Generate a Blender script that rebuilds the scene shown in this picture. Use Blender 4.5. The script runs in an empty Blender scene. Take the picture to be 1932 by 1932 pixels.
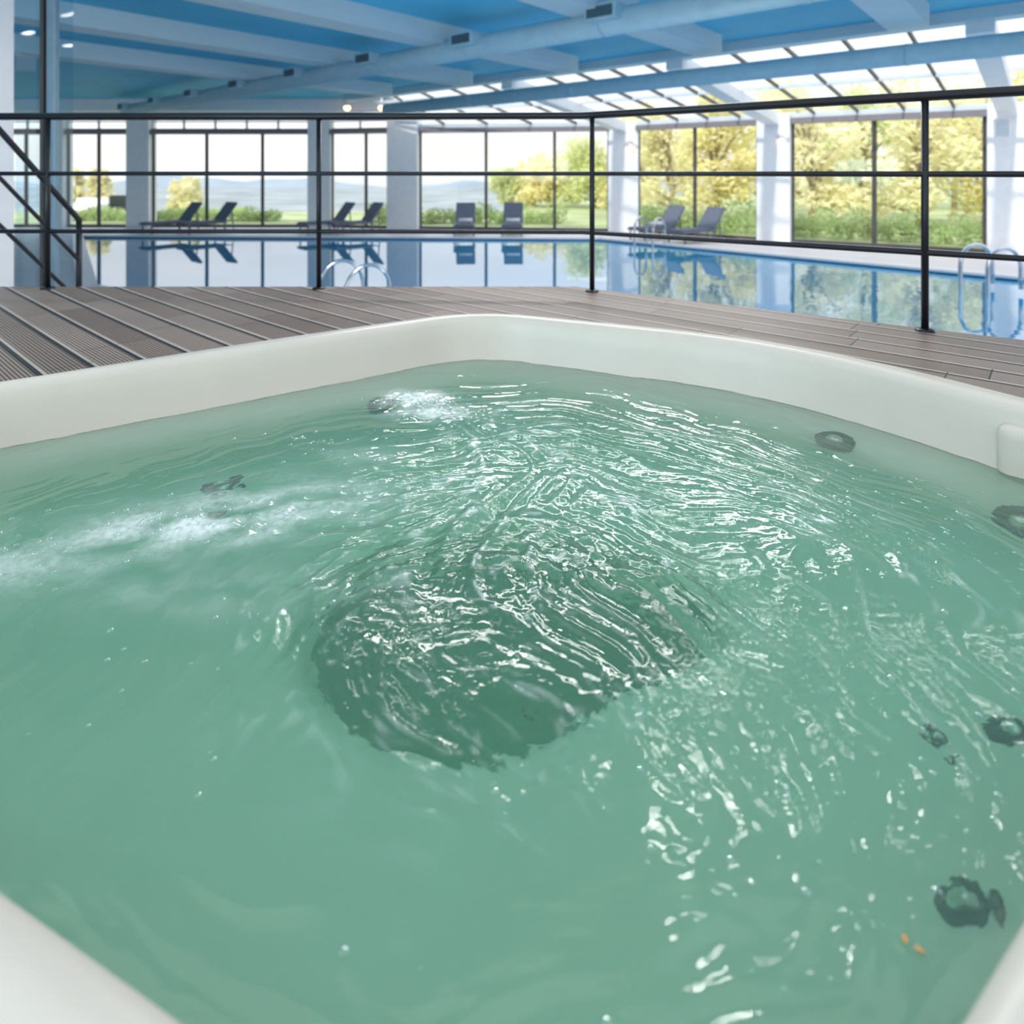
import bpy, bmesh, math, random
import numpy as np
from mathutils import Vector, Matrix
from mathutils.geometry import tessellate_polygon
from mathutils.bvhtree import BVHTree
random.seed(7); np.random.seed(7)
S = bpy.context.scene; COL = S.collection
F = 1190.0; CH = 0.70; HV = 325.0          # focal length (px), eye height, horizon row
PI = math.pi
D = Vector((-.754, .657, 0)).normalized(); N = Vector((D.y, -D.x, 0))
ANG = math.atan2(D.y, D.x)
ZP = -1.30; ZC = 3.30; ZW = -.135

# ------------------------------------------------------------ materials
def nt(m): m.use_nodes = True; m.node_tree.nodes.clear(); return m.node_tree
def L(t, a, b): t.links.new(a, b)
def mat(name, col, rough=.6, metal=0, var=.06, scale=6, emit=None, estr=0, leaf=0):
    m = bpy.data.materials.new(name); t = nt(m)
    o = t.nodes.new('ShaderNodeOutputMaterial'); p = t.nodes.new('ShaderNodeBsdfPrincipled')
    tc = t.nodes.new('ShaderNodeTexCoord'); n = t.nodes.new('ShaderNodeTexNoise'); n.inputs['Scale'].default_value = scale
    n.inputs['Detail'].default_value = 4
    L(t, tc.outputs['Object'], n.inputs['Vector'])
    r = t.nodes.new('ShaderNodeValToRGB')
    c = Vector(col[:3])
    r.color_ramp.elements[0].position = .3; r.color_ramp.elements[1].position = .7
    r.color_ramp.elements[0].color = (*[max(0, v*(1-var)) for v in c], 1)
    r.color_ramp.elements[1].color = (*[min(1, v*(1+var)) for v in c], 1)
    L(t, n.outputs['Fac'], r.inputs['Fac']); L(t, r.outputs['Color'], p.inputs['Base Color'])
    p.inputs['Roughness'].default_value = rough; p.inputs['Metallic'].default_value = metal
    if emit: p.inputs['Emission Color'].default_value = (*emit, 1); p.inputs['Emission Strength'].default_value = estr
    if leaf:
        tl = t.nodes.new('ShaderNodeBsdfTranslucent'); L(t, r.outputs['Color'], tl.inputs['Color'])
        df = t.nodes.new('ShaderNodeBsdfDiffuse'); L(t, r.outputs['Color'], df.inputs['Color'])
        mx = t.nodes.new('ShaderNodeMixShader'); mx.inputs[0].default_value = .5
        L(t, df.outputs[0], mx.inputs[1]); L(t, tl.outputs[0], mx.inputs[2]); L(t, mx.outputs[0], o.inputs['Surface'])
    else: L(t, p.outputs['BSDF'], o.inputs['Surface'])
    return m
M = {}
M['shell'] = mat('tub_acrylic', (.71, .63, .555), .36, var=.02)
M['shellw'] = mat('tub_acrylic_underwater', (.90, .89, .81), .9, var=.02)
M['well_shade'] = mat('footwell_depth_tint', (.20, .60, .43), .9, var=.12, scale=9)  # darker green stands in for the shade of the deep water
M['black'] = mat('black_metal', (.012, .014, .02), .35, .3, var=.2)
M['chrome'] = mat('chrome', (.60, .62, .66), .2, 1.0)
M['steel'] = mat('blue_grey_steel', (.20, .30, .38), .35, .4)
M['white'] = mat('white_paint', (.84, .85, .88), .6, var=.03)
M['ceil'] = mat('ceiling_blue', (.10, .52, .76), .6, var=.14, scale=.4)
M['beam'] = mat('beam_paint', (.60, .72, .78), .6, var=.05, scale=.5)
M['duct'] = mat('duct_paint', (.42, .62, .72), .8, var=.05)
M['vent'] = mat('vent_dark', (.06, .12, .15), .6)
M['alu'] = mat('dark_frame', (.07, .065, .065), .5, var=.1)
M['wframe'] = mat('light_frame', (.6, .65, .72), .5)
M['tile'] = mat('pool_tile', (.03, .48, .98), .4, var=.1, scale=1.5)
M['stone'] = mat('pool_deck_stone', (.74, .68, .70), .5, var=.05, scale=2)
M['fab'] = mat('lounger_textile', (.12, .14, .20), .8, var=.15, scale=20)
M['lframe'] = mat('lounger_frame', (.16, .17, .21), .5)
M['towel'] = mat('towel', (.85, .86, .88), .9, var=.05, scale=30)
M['bark'] = mat('bark', (.45, .36, .24), .9, var=.3, scale=5)
M['leafy'] = mat('leaf_yellow', (.90, .83, .48), var=.14, scale=.8, leaf=1)
M['leafg'] = mat('leaf_green', (.75, .79, .44), var=.16, scale=.8, leaf=1)
M['leafo'] = mat('leaf_pale', (.93, .88, .62), var=.10, scale=.8, leaf=1)
M['hedge'] = mat('leaf_hedge', (.50, .60, .30), var=.3, scale=1.2, leaf=1)
M['grass'] = mat('lawn_grass', (.40, .46, .24), .9, var=.25, scale=.6)
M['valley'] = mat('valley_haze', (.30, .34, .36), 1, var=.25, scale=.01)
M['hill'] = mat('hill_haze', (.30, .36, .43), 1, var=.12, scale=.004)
M['jet'] = mat('jet_plastic', (.003, .004, .004), .35)
M['jetm'] = mat('jet_metal', (.80, .77, .72), .2, .5)
M['speck'] = mat('orange_speck', (.62, .34, .12), .6)
M['lamp'] = mat('lamp_glow', (1, .7, .4), .5, emit=(1, .50, .20), estr=7)
M['wicker'] = mat('garden_wicker', (.05, .06, .06), .8)
M['fascia'] = mat('deck_fascia', (.14, .12, .12), .7)

def glass_mat(name, g, tint=(1, 1, 1), haze=0):
    m = bpy.data.materials.new(name); t = nt(m)
    o = t.nodes.new('ShaderNodeOutputMaterial'); mx = t.nodes.new('ShaderNodeMixShader')
    a = t.nodes.new('ShaderNodeBsdfTransparent'); b = t.nodes.new('ShaderNodeBsdfGlossy'); b.inputs['Roughness'].default_value = .03
    a.inputs['Color'].default_value = (*tint, 1); mx.inputs[0].default_value = g
    L(t, a.outputs[0], mx.inputs[1]); L(t, b.outputs[0], mx.inputs[2])
    if haze:
        m2 = t.nodes.new('ShaderNodeMixShader'); tl = t.nodes.new('ShaderNodeBsdfTranslucent'); tl.inputs['Color'].default_value = (.95, .97, 1, 1)
        m2.inputs[0].default_value = haze; L(t, mx.outputs[0], m2.inputs[1]); L(t, tl.outputs[0], m2.inputs[2]); L(t, m2.outputs[0], o.inputs['Surface'])
    else: L(t, mx.outputs[0], o.inputs['Surface'])
    return m
M['glass'] = glass_mat('window_glass', .04, (.97, .98, .98))
M['glass2'] = glass_mat('partition_glass', .06, (.72, .86, .93))
M['glassr'] = glass_mat('roof_glass', .03, (.92, .94, .95), .05)

def pool_water():
    m = bpy.data.materials.new('pool_water'); t = nt(m); nd = t.nodes.new
    o = nd('ShaderNodeOutputMaterial'); tc = nd('ShaderNodeTexCoord')
    fr = nd('ShaderNodeFresnel'); fr.inputs['IOR'].default_value = 2.6
    gl = nd('ShaderNodeBsdfGlossy'); gl.inputs['Roughness'].default_value = .01
    tr = nd('ShaderNodeBsdfTransparent'); tr.inputs['Color'].default_value = (.6, .88, 1, 1)
    df = nd('ShaderNodeBsdfDiffuse'); df.inputs['Color'].default_value = (.02, .54, 1.0, 1)
    m1 = nd('ShaderNodeMixShader'); m1.inputs[0].default_value = .75
    m2 = nd('ShaderNodeMixShader')
    n = nd('ShaderNodeTexNoise'); n.inputs['Scale'].default_value = 2.2; n.inputs['Detail'].default_value = 2
    sp = nd('ShaderNodeSeparateXYZ'); L(t, tc.outputs['Object'], sp.inputs[0])
    mr = nd('ShaderNodeMapRange'); mr.inputs['From Min'].default_value = 0; mr.inputs['From Max'].default_value = 8
    mr.inputs['To Min'].default_value = .004; mr.inputs['To Max'].default_value = .06
    L(t, sp.outputs['X'], mr.inputs['Value'])
    b = nd('ShaderNodeBump'); b.inputs['Distance'].default_value = .1
    L(t, mr.outputs[0], b.inputs['Strength'])
    L(t, tc.outputs['Object'], n.inputs['Vector']); L(t, n.outputs['Fac'], b.inputs['Height'])
    L(t, b.outputs['Normal'], gl.inputs['Normal']); L(t, b.outputs['Normal'], fr.inputs['Normal'])
    ma = nd('ShaderNodeMath'); ma.operation = 'MULTIPLY_ADD'; ma.inputs[1].default_value = .70; ma.inputs[2].default_value = .28
    L(t, fr.outputs[0], ma.inputs[0])
    L(t, tr.outputs[0], m1.inputs[1]); L(t, df.outputs[0], m1.inputs[2])
    L(t, ma.outputs[0], m2.inputs[0]); L(t, m1.outputs[0], m2.inputs[1]); L(t, gl.outputs[0], m2.inputs[2])
    L(t, m2.outputs[0], o.inputs['Surface']); return m
M['pwater'] = pool_water()

def tub_water():
    m = bpy.data.materials.new('hot_tub_water'); t = nt(m); nd = t.nodes.new
    o = nd('ShaderNodeOutputMaterial'); tc = nd('ShaderNodeTexCoord')
    gl = nd('ShaderNodeBsdfGlossy'); gl.inputs['Roughness'].default_value = .04
    fr = nd('ShaderNodeFresnel'); fr.inputs['IOR'].default_value = 1.44
    tr = nd('ShaderNodeBsdfRefraction'); tr.inputs['Color'].default_value = (.98, 1, .99, 1); tr.inputs['IOR'].default_value = 1.33; tr.inputs['Roughness'].default_value = .05
    df = nd('ShaderNodeBsdfDiffuse'); df.inputs['Color'].default_value = (.39, .67, .51, 1)
    fm = nd('ShaderNodeBsdfDiffuse'); fm.inputs['Color'].default_value = (.95, .98, .97, 1)
    n = nd('ShaderNodeTexNoise'); n.inputs['Scale'].default_value = 46; n.inputs['Detail'].default_value = 3; n.inputs['Distortion'].default_value = .8
    at2 = nd('ShaderNodeAttribute'); at2.attribute_name = 'rough'
    b = nd('ShaderNodeBump'); b.inputs['Distance'].default_value = .0021
    L(t, at2.outputs['Fac'], b.inputs['Strength'])
    L(t, tc.outputs['Object'], n.inputs['Vector']); L(t, n.outputs['Fac'], b.inputs['Height'])
    for x in (gl, tr): L(t, b.outputs['Normal'], x.inputs['Normal'])
    L(t, b.outputs['Normal'], fr.inputs['Normal'])
    m1 = nd('ShaderNodeMixShader'); m1.inputs[0].default_value = .19
    m2 = nd('ShaderNodeMixShader'); m3 = nd('ShaderNodeMixShader')
    at = nd('ShaderNodeAttribute'); at.attribute_name = 'foam_glint'
    n3 = nd('ShaderNodeTexNoise'); n3.inputs['Scale'].default_value = 70; n3.inputs['Detail'].default_value = 3
    L(t, tc.outputs['Object'], n3.inputs['Vector'])
    mm = nd('ShaderNodeMapRange'); mm.inputs['From Min'].default_value = .3; mm.inputs['From Max'].default_value = .6
    mm.inputs['To Min'].default_value = .55
    L(t, n3.outputs['Fac'], mm.inputs['Value'])
    mu = nd('ShaderNodeMath'); mu.operation = 'MULTIPLY'; L(t, at.outputs['Fac'], mu.inputs[0]); L(t, mm.outputs[0], mu.inputs[1])
    L(t, tr.outputs[0], m1.inputs[1]); L(t, df.outputs[0], m1.inputs[2])
    L(t, mu.outputs[0], m3.inputs[0]); L(t, m1.outputs[0], m3.inputs[1]); L(t, fm.outputs[0], m3.inputs[2])
    L(t, fr.outputs[0], m2.inputs[0]); L(t, m3.outputs[0], m2.inputs[1]); L(t, gl.outputs[0], m2.inputs[2])
    L(t, m2.outputs[0], o.inputs['Surface'])
    va = nd('ShaderNodeVolumeAbsorption'); va.inputs['Color'].default_value = (.18, .80, .56, 1); va.inputs['Density'].default_value = 1.15
    L(t, va.outputs[0], o.inputs['Volume'])
    return m
M['twater'] = tub_water()

def deck_mat():
    m = bpy.data.materials.new('deck_boards'); t = nt(m); nd = t.nodes.new
    o = nd('ShaderNodeOutputMaterial'); p = nd('ShaderNodeBsdfPrincipled'); p.inputs['Roughness'].default_value = .40
    tc = nd('ShaderNodeTexCoord'); mp = nd('ShaderNodeMapping'); mp.vector_type = 'POINT'
    mp.inputs['Rotation'].default_value = (0, 0, -(ANG))
    L(t, tc.outputs['Object'], mp.inputs['Vector'])
    sp = nd('ShaderNodeSeparateXYZ'); L(t, mp.outputs[0], sp.inputs[0])
    def math_(op, a, b=None, c=None):
        q = nd('ShaderNodeMath'); q.operation = op
        for i, v in enumerate((a, b, c)):
            if v is None: continue
            if isinstance(v, (int, float)): q.inputs[i].default_value = v
            else: L(t, v, q.inputs[i])
        return q.outputs[0]
    W = .148
    yb = math_('DIVIDE', sp.outputs['Y'], W); fy = math_('FRACT', yb); iy = math_('FLOOR', yb)
    wn = nd('ShaderNodeTexWhiteNoise'); wn.noise_dimensions = '1D'; L(t, iy, wn.inputs['W'])
    xb = math_('ADD', math_('DIVIDE', sp.outputs['X'], .9), math_('MULTIPLY', wn.outputs['Value'], 7.3))
    fx = math_('FRACT', xb); ix = math_('FLOOR', xb)
    cb = nd('ShaderNodeCombineXYZ'); L(t, ix, cb.inputs[0]); L(t, iy, cb.inputs[1])
    w2 = nd('ShaderNodeTexWhiteNoise'); w2.noise_dimensions = '3D'; L(t, cb.outputs[0], w2.inputs['Vector'])
    groove = math_('SINE', math_('MULTIPLY', sp.outputs['Y'], 2*PI/.0123))
    g01 = math_('MULTIPLY_ADD', groove, .5, .5)
    seam = math_('LESS_THAN', fy, .085); seam_d = math_('MULTIPLY', math_('GREATER_THAN', fy, .085), math_('LESS_THAN', fy, .21))
    endj = math_('LESS_THAN', fx, .006)
    r1 = nd('ShaderNodeMix'); r1.data_type = 'RGBA'; r1.inputs[6].default_value = (.225, .152, .115, 1); r1.inputs[7].default_value = (.335, .245, .198, 1)
    L(t, w2.outputs['Value'], r1.inputs[0])
    r2 = nd('ShaderNodeMix'); r2.data_type = 'RGBA'; r2.blend_type = 'MULTIPLY'; r2.inputs[0].default_value = 1
    gg = math_('MULTIPLY_ADD', g01, 1.25, .25); cg = nd('ShaderNodeCombineXYZ')
    for i in range(3): L(t, gg, cg.inputs[i])
    L(t, r1.outputs[2], r2.inputs[6]); L(t, cg.outputs[0], r2.inputs[7])
    r3 = nd('ShaderNodeMix'); r3.data_type = 'RGBA'; r3.inputs[7].default_value = (.54, .44, .38, 1); L(t, seam, r3.inputs[0]); L(t, r2.outputs[2], r3.inputs[6])
    r4 = nd('ShaderNodeMix'); r4.data_type = 'RGBA'; r4.inputs[7].default_value = (.03, .021, .018, 1)
    L(t, math_('MAXIMUM', seam_d, endj), r4.inputs[0]); L(t, r3.outputs[2], r4.inputs[6])
    L(t, r4.outputs[2], p.inputs['Base Color'])
    b = nd('ShaderNodeBump'); b.inputs['Strength'].default_value = .3; b.inputs['Distance'].default_value = .002
    L(t, g01, b.inputs['Height']); L(t, b.outputs['Normal'], p.inputs['Normal'])
    L(t, p.outputs[0], o.inputs['Surface']); return m
M['deck'] = deck_mat()

# ------------------------------------------------------------ geometry helpers
class MB:
    def __init__(s): s.v = []; s.f = []
    def add(s, vs, fs):
        k = len(s.v); s.v += [tuple(v) for v in vs]; s.f += [tuple(i+k for i in f) for f in fs]; return s
    def box(s, c, size, rot=None, bev=0):
        bm = bmesh.new(); bmesh.ops.create_cube(bm, size=1)
        for v in bm.verts: v.co = Vector((v.co.x*size[0], v.co.y*size[1], v.co.z*size[2]))
        if bev: bmesh.ops.bevel(bm, geom=list(bm.edges), offset=bev, segments=3, affect='EDGES', profile=.5)
        R_ = rot if rot is not None else Matrix.Identity(3)
        bm.verts.index_update()
        s.add([R_ @ v.co + Vector(c) for v in bm.verts], [[v.index for v in f.verts] for f in bm.faces]); bm.free(); return s
    def bar(s, a, b, w, h):           # rectangular bar from a to b, w sideways, h upright
        a = Vector(a); b = Vector(b); x = (b-a); ln = x.length; x.normalize()
        up = Vector((0, 0, 1)) if abs(x.z) < .95 else Vector((0, 1, 0))
        y = up.cross(x).normalized(); z = x.cross(y)
        return s.box((a+b)/2, (ln, w, h), Matrix((x, y, z)).transposed())
    def tube(s, pts, r, n=12, cap=True):
        pts = [Vector(p) for p in pts]; k = len(s.v); m = len(pts)
        t0 = (pts[1]-pts[0]).normalized(); up = Vector((0, 0, 1)) if abs(t0.z) < .9 else Vector((1, 0, 0))
        nx = t0.cross(up).normalized()
        for i, p in enumerate(pts):
            t = (pts[min(i+1, m-1)]-pts[max(i-1, 0)]).normalized()
            nx = (nx - t*nx.dot(t)).normalized(); ny = t.cross(nx)
            rr = r[i] if isinstance(r, (list, tuple)) else r
            for j in range(n):
                a = 2*PI*j/n; s.v.append(tuple(p+nx*math.cos(a)*rr+ny*math.sin(a)*rr))
        for i in range(m-1):
            for j in range(n):
                s.f.append((k+i*n+j, k+i*n+(j+1) % n, k+(i+1)*n+(j+1) % n, k+(i+1)*n+j))
        if cap: s.f.append(tuple(k+j for j in range(n))[::-1]); s.f.append(tuple(k+(m-1)*n+j for j in range(n)))
        return s
    def lathe(s, prof, n=24, c=(0, 0, 0)):
        k = len(s.v)
        for r, z in prof:
            for j in range(n): a = 2*PI*j/n; s.v.append((c[0]+r*math.cos(a), c[1]+r*math.sin(a), c[2]+z))
        for i in range(len(prof)-1):
            for j in range(n): s.f.append((k+i*n+j, k+i*n+(j+1) % n, k+(i+1)*n+(j+1) % n, k+(i+1)*n+j))
        return s
    def poly(s, loops, z, z2=None):
        L3 = [[Vector((p[0], p[1], 0)) for p in lp] for lp in loops]
        tris = tessellate_polygon(L3); flat = [p for lp in L3 for p in lp]
        fs = []
        for t in tris:
            a, b, c = (flat[i] for i in t)
            fs.append(t if (b-a).cross(c-a).z > 0 else t[::-1])
        s.add([(p.x, p.y, z) for p in flat], fs)
        return s
    def build(s, name, m, parent=None, smooth=False, loc=None):
        me = bpy.data.meshes.new(name); me.from_pydata(s.v, [], s.f); me.update()
        if smooth: me.polygons.foreach_set('use_smooth', [True]*len(me.polygons))
        me.materials.append(M[m]); o = bpy.data.objects.new(name, me); COL.objects.link(o)
        if parent: o.parent = parent
        if loc: o.location = loc
        return o
def tag(o, label=None, cat=None, group=None, kind=None):
    if label: o['label'] = label
    if cat: o['category'] = cat
    if group: o['group'] = group
    if kind: o['kind'] = kind
    return o
def empty(name, loc=(0, 0, 0), rz=0):
    e = bpy.data.objects.new(name, None); e.empty_display_size = .1; COL.objects.link(e); e.location = loc; e.rotation_euler = (0, 0, rz); return e
def copy_tree(o, parent=None):
    kids = [c for c in bpy.data.objects if c.parent == o]
    c = o.copy(); COL.objects.link(c); c.parent = parent
    for ch in kids: copy_tree(ch, c)
    return c
def PX(u, y): return (u-966)/F*y          # x of an image column at distance y

# ------------------------------------------------------------ hot tub
corners = [((-1.99, 1.64), .40), ((-.16, 2.92), .26), ((1.03, 2.38), .45), ((1.703, 1.34), .3), ((.116, .311), .25), ((-1.57, 1.013), .35)]
def rounded(cs, seg=14):
    out = []; n = len(cs)
    for i in range(n):
        p = Vector(cs[i][0]); a = Vector(cs[i-1][0]); b = Vector(cs[(i+1) % n][0]); r = cs[i][1]
        pa = p+(a-p).normalized()*r; pb = p+(b-p).normalized()*r
        for k in range(seg+1):
            t = k/seg; out.append(pa*(1-t)**2+p*2*t*(1-t)+pb*t*t)
    return out
CR = rounded(corners); TC = Vector((0.0, 1.5))
dense = []
for i in range(len(CR)):
    a = CR[i]; b = CR[(i+1) % len(CR)]; k = max(1, int((b-a).length/.01))
    for j in range(k): dense.append(a+(b-a)*j/k)
A_ = np.array([math.atan2(p.y-TC.y, p.x-TC.x) for p in dense]); R_ = np.array([(p-TC).length for p in dense])
od = np.argsort(A_); A_ = A_[od]; R_ = R_[od]
A_ = np.concatenate([A_-2*PI, A_, A_+2*PI]); R_ = np.concatenate([R_]*3)
def RAD(th): return np.interp(th, A_, R_)

hot_tub = tag(empty('hot_tub', (0, 1.5, 0)), 'white acrylic hot tub set into the wooden deck, filled with bubbling green water', 'hot tub')
NA = 240
TH = np.linspace(0, 2*PI, NA, endpoint=False); RR = RAD(TH)
prof = [(.19, -.02), (.19, .012), (.17, .022), (.06, .040), (.03, .052), (.005, .055), (-.018, .046), (-.028, .025), (-.034, -.03), (-.055, -.140), (-.065, -.152), (-.12, -.160), (-.22, -.170), (-.26, -.23), (-.29, -.35), (-.33, -.43), (-.38, -.47)]
vs = []; fs = []
def ss(x): x = min(1, max(0, x)); return x*x*(3-2*x)
for i, (off, z) in enumerate(prof):
    for th, r in zip(TH, RR):
        w_ = ss((math.sin(th)+.25)/.6)            # the shallow ledge runs along the far and side walls only
        z_ = z
        if i > 9:
            tt = (-.055-off)/.325; zn = -.14-.33*tt**.42; z_ = w_*z+(1-w_)*zn
        vs.append(((r+off)*math.cos(th), (r+off)*math.sin(th), z_))
well = [(1.22, -.49), (1.12, -.505), (1.03, -.55), (.95, -.64), (.84, -.95), (.74, -1.20), (.4, -1.22), (.06, -1.225)]
def lobe(a):                                       # left lobe deeper, slight waist towards the viewer's right
    a = (a+PI) % (2*PI)-PI
    return 1+.03*math.sin(3*a+1)-.20*math.exp(-((a+math.radians(55))/.45)**2)
for k, (q, z) in enumerate(well):
    for th in TH:
        w_ = lobe(th) if q > .5 else 1
        vs.append((q*w_*.47*math.cos(th)-.02, q*w_*.33*math.sin(th)+.0, z))
nr = len(prof)+len(well)
for i in range(nr-1):
    for j in range(NA): fs.append((i*NA+j, i*NA+(j+1) % NA, (i+1)*NA+(j+1) % NA, (i+1)*NA+j))
fs.append(tuple((nr-1)*NA+j for j in range(NA)))
R1 = 9; R2 = len(prof)+3
def ring_part(a, b, name, m, last=False):
    mb = MB(); f_ = fs[a*NA:b*NA]+([fs[-1]] if last else []); e_ = nr if last else b+1
    mb.add(vs[a*NA:e_*NA], [tuple(i-a*NA for i in f) for f in f_]); return mb.build(name, m, hot_tub, True)
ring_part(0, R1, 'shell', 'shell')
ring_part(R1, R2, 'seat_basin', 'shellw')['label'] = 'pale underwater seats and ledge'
ring_part(R2, nr-1, 'footwell', 'well_shade', True)['label'] = 'footwell with the shade of deep water painted in green'
bvh = BVHTree.FromPolygons([Vector(v)+Vector((0, 1.5, 0)) for v in vs], [f for f in fs])
ad = Vector((.545, -.839, 0)); an = Vector((.839, .545, 0))
ac = Vector((1.355, 1.775, 0))+ad*.36+an*.10-Vector((0, 1.5, 0))
MB().box((ac.x, ac.y, -.17), (.72, .22, .34), Matrix((ad, -an, Vector((0, 0, 1)))).transposed(), bev=.035).build('arm_ledge', 'shell', hot_tub, True)['label'] = 'moulded white ledge at the right wall of the tub'
def surf_pt(u, v):
    d = Vector(((u-966)/F, 1, -(v-HV)/F)).normalized(); o = Vector((0, 0, CH))
    t = (CH-ZW)/-d.z; p = o+d*t                       # where the sight line meets the water, then bent into it
    hz = Vector((d.x, d.y, 0))/1.33; dn = Vector((hz.x, hz.y, -math.sqrt(1-hz.length_squared)))
    h = bvh.ray_cast(p, dn)
    return h[0], h[1], p
for (u, v, s_) in [(720, 763, 1.15), (420, 915, 1.2), (1575, 832, 1.2), (1762, 1392, .34), (1805, 1437, .18), (1915, 1385, .8), (1830, 1712, .75), (1005, 1335, .5), (1928, 985, 1.2)]:
    h, nrm, o = surf_pt(u, v)
    if h is None: continue
    if nrm.dot(o-h) < 0: nrm = -nrm
    q = nrm.to_track_quat('Z', 'Y')
    j = MB().lathe([(.0, .002), (.018, .004), (.022, .012), (.034, .014), (.047, .012), (.05, .004), (.05, -.02)], 28).build('jet', 'jet', hot_tub, True)
    j.location = h-Vector((0, 1.5, 0)); j.rotation_mode = 'QUATERNION'; j.rotation_quaternion = q; j.scale = (s_,)*3
    MB().lathe([(.0, .026), (.014, .026), (.022, .018), (.022, .0)], 14).build('nozzle', 'jetm', j, True)

# 3D gradient noise in numpy
def pn(x, y, z, seed=0):
    xi = np.floor(x).astype(np.int64); yi = np.floor(y).astype(np.int64); zi = np.floor(z).astype(np.int64)
    xf = x-xi; yf = y-yi; zf = z-zi
    f = lambda t: t*t*t*(t*(t*6-15)+10)
    u, v, w = f(xf), f(yf), f(zf); res = 0
    for dx in (0, 1):
        for dy in (0, 1):
            for dz in (0, 1):
                h = ((xi+dx)*374761393+(yi+dy)*668265263+(zi+dz)*2147483647+seed*974711) & 0xffffffff
                h = ((h ^ (h >> 13))*1274126177) & 0xffffffff; h = h ^ (h >> 16)
                a = (h & 0xffff)/65535*2*PI; b = ((h >> 16) & 0xffff)/65535*2-1; c = np.sqrt(1-b*b)
                g = np.cos(a)*c*(xf-dx)+np.sin(a)*c*(yf-dy)+b*(zf-dz)
                res = res+g*(u if dx else 1-u)*(v if dy else 1-v)*(w if dz else 1-w)
    return res*1.6
def sstep(x): x = np.clip(x, 0, 1); return x*x*(3-2*x)
GX = np.arange(-2.1, 1.85, .005); GY = np.arange(.2, 3.05, .005)
X, Y = np.meshgrid(GX, GY); Z0 = X*0
dx = X+.05; dy = Y-1.05
wx = pn(X*2.0, Y*2.0, Z0+3.1, 1)*.17+pn(X*6, Y*6, Z0+3.1, 21)*.04; wy = pn(X*2.0, Y*2.0, Z0+9.7, 2)*.17+pn(X*6, Y*6, Z0+9.7, 22)*.04
dx2 = dx+wx; dy2 = dy+wy; r = np.sqrt(dx2**2+dy2**2); th = np.arctan2(dy2, dx2)
ex = (X-.05)/np.where(X > .05, .94, .60); ey = (Y-1.3)/np.where(Y > 1.3, 1.0, .44)
env = sstep(1.22-np.sqrt(ex**2+ey**2)*.9)
# quieter gaps between the churned zones
env = env*(.45+.55*np.clip(pn(X*2.6, Y*2.6, Z0+25.5, 51)*2.6+.5, 0, 1))
calm = .12+.10*sstep((Y-1.5)/.6)+.08*sstep((X-.1)/.3)
E_ = np.maximum(env, calm)
jz = np.exp(-((X-.62)/.13)**2-((Y-.74)/.10)**2)+.6*np.exp(-((X-1.05)/.2)**2-((Y-1.0)/.15)**2)
E_ = E_+.24*jz
n1 = pn(np.cos(th)*1.4, np.sin(th)*1.4, r*6.5, 3); n2 = pn(np.cos(th)*2.2, np.sin(th)*2.2, r*16, 4); n3 = pn(np.cos(th)*5.2, np.sin(th)*5.2, r*40, 14)
n5 = pn((X+.05-.06*np.sin(Y*8)+wx*.3)*17, Y*3.8, Z0+4.4, 25)          # ridges of the central trail
trail = np.exp(-((X+.04-.06*np.sin(Y*8))/.17)**2)*sstep((Y-1.05)/.3)*sstep((2.3-Y)/.3)
rg = lambda n: 1-np.sqrt(n*n*4.8+.0012)
iso = pn(X*5, Y*5, Z0+.5, 5); iso2 = rg(pn(X*12+wx*10, Y*14+wy*10, Z0+.5, 6)); iso3 = rg(pn(X*26+wx*20, Y*36, Z0, 7))
ctr = sstep(r/.28)*(1-.6*trail)
Hh = E_*(.0080*rg(n1)*ctr+(.0082*rg(n2)+.0034*rg(n3))*ctr+.005*iso+.0026*iso2+.0015*iso3)+trail*.008*rg(n5)*np.clip(env*2, 0, 1)
# painted glints and froth on crests: along the ridges, hatched by fine stretched noise
hatch = np.clip(pn(np.cos(th)*11, np.sin(th)*11, r*70, 41)*2.6+.30, 0, 1)
hatch2 = np.clip(pn(X*20, Y*60, Z0+.7, 42)*2.4+.4, 0, 1)
zone = np.clip(pn(X*2.4, Y*2.4, Z0+5.5, 8)*2.4+.45, 0, 1)
zone2 = np.clip(pn(X*2.9, Y*2.9, Z0+15.5, 9)*2.4+.45, 0, 1)
g1 = np.exp(-(n1/.018)**2); g2 = np.exp(-(n2/.05)**2); g3 = np.exp(-(n3/.08)**2); g5 = np.exp(-(n5/.07)**2)
foam_glint = np.clip(env*1.8, 0, 1)*(g1*hatch*.8*ctr+g2*zone*hatch*1.0*ctr+g3*zone2*zone*hatch*.4*ctr)+trail*g5*hatch2*.95*np.clip(env*2, 0, 1)
foam_glint = foam_glint*(.35+.65*sstep((X+.5)/.5))
for bx, by, sx, sy, a in [(-.78, 1.48, .21, .08, .95), (-.55, 1.60, .24, .10, .50), (-1.05, 1.35, .20, .07, .50), (-.36, 2.33, .10, .065, 2.0), (-.27, 2.18, .13, .055, 1.1), (-.42, 1.85, .14, .05, .3), (-.6, 1.25, .3, .07, .16)]:
    g = np.exp(-((X-bx)/sx)**2-((Y-by)/sy)**2)
    tex = np.clip(.65+pn(X*10+wx*9, Y*14, Z0, 9)*1.0+pn(X*34, Y*42, Z0, 10)*.25, 0, 1.2)
    foam_glint = foam_glint+a*g*tex; Hh = Hh+g*.010*min(a, 1)*rg(pn(X*18, Y*24, Z0, 11))
foam_glint = np.clip(foam_glint, 0, .88); ROU = np.clip(.14+env*.85, 0, 1)
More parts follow.
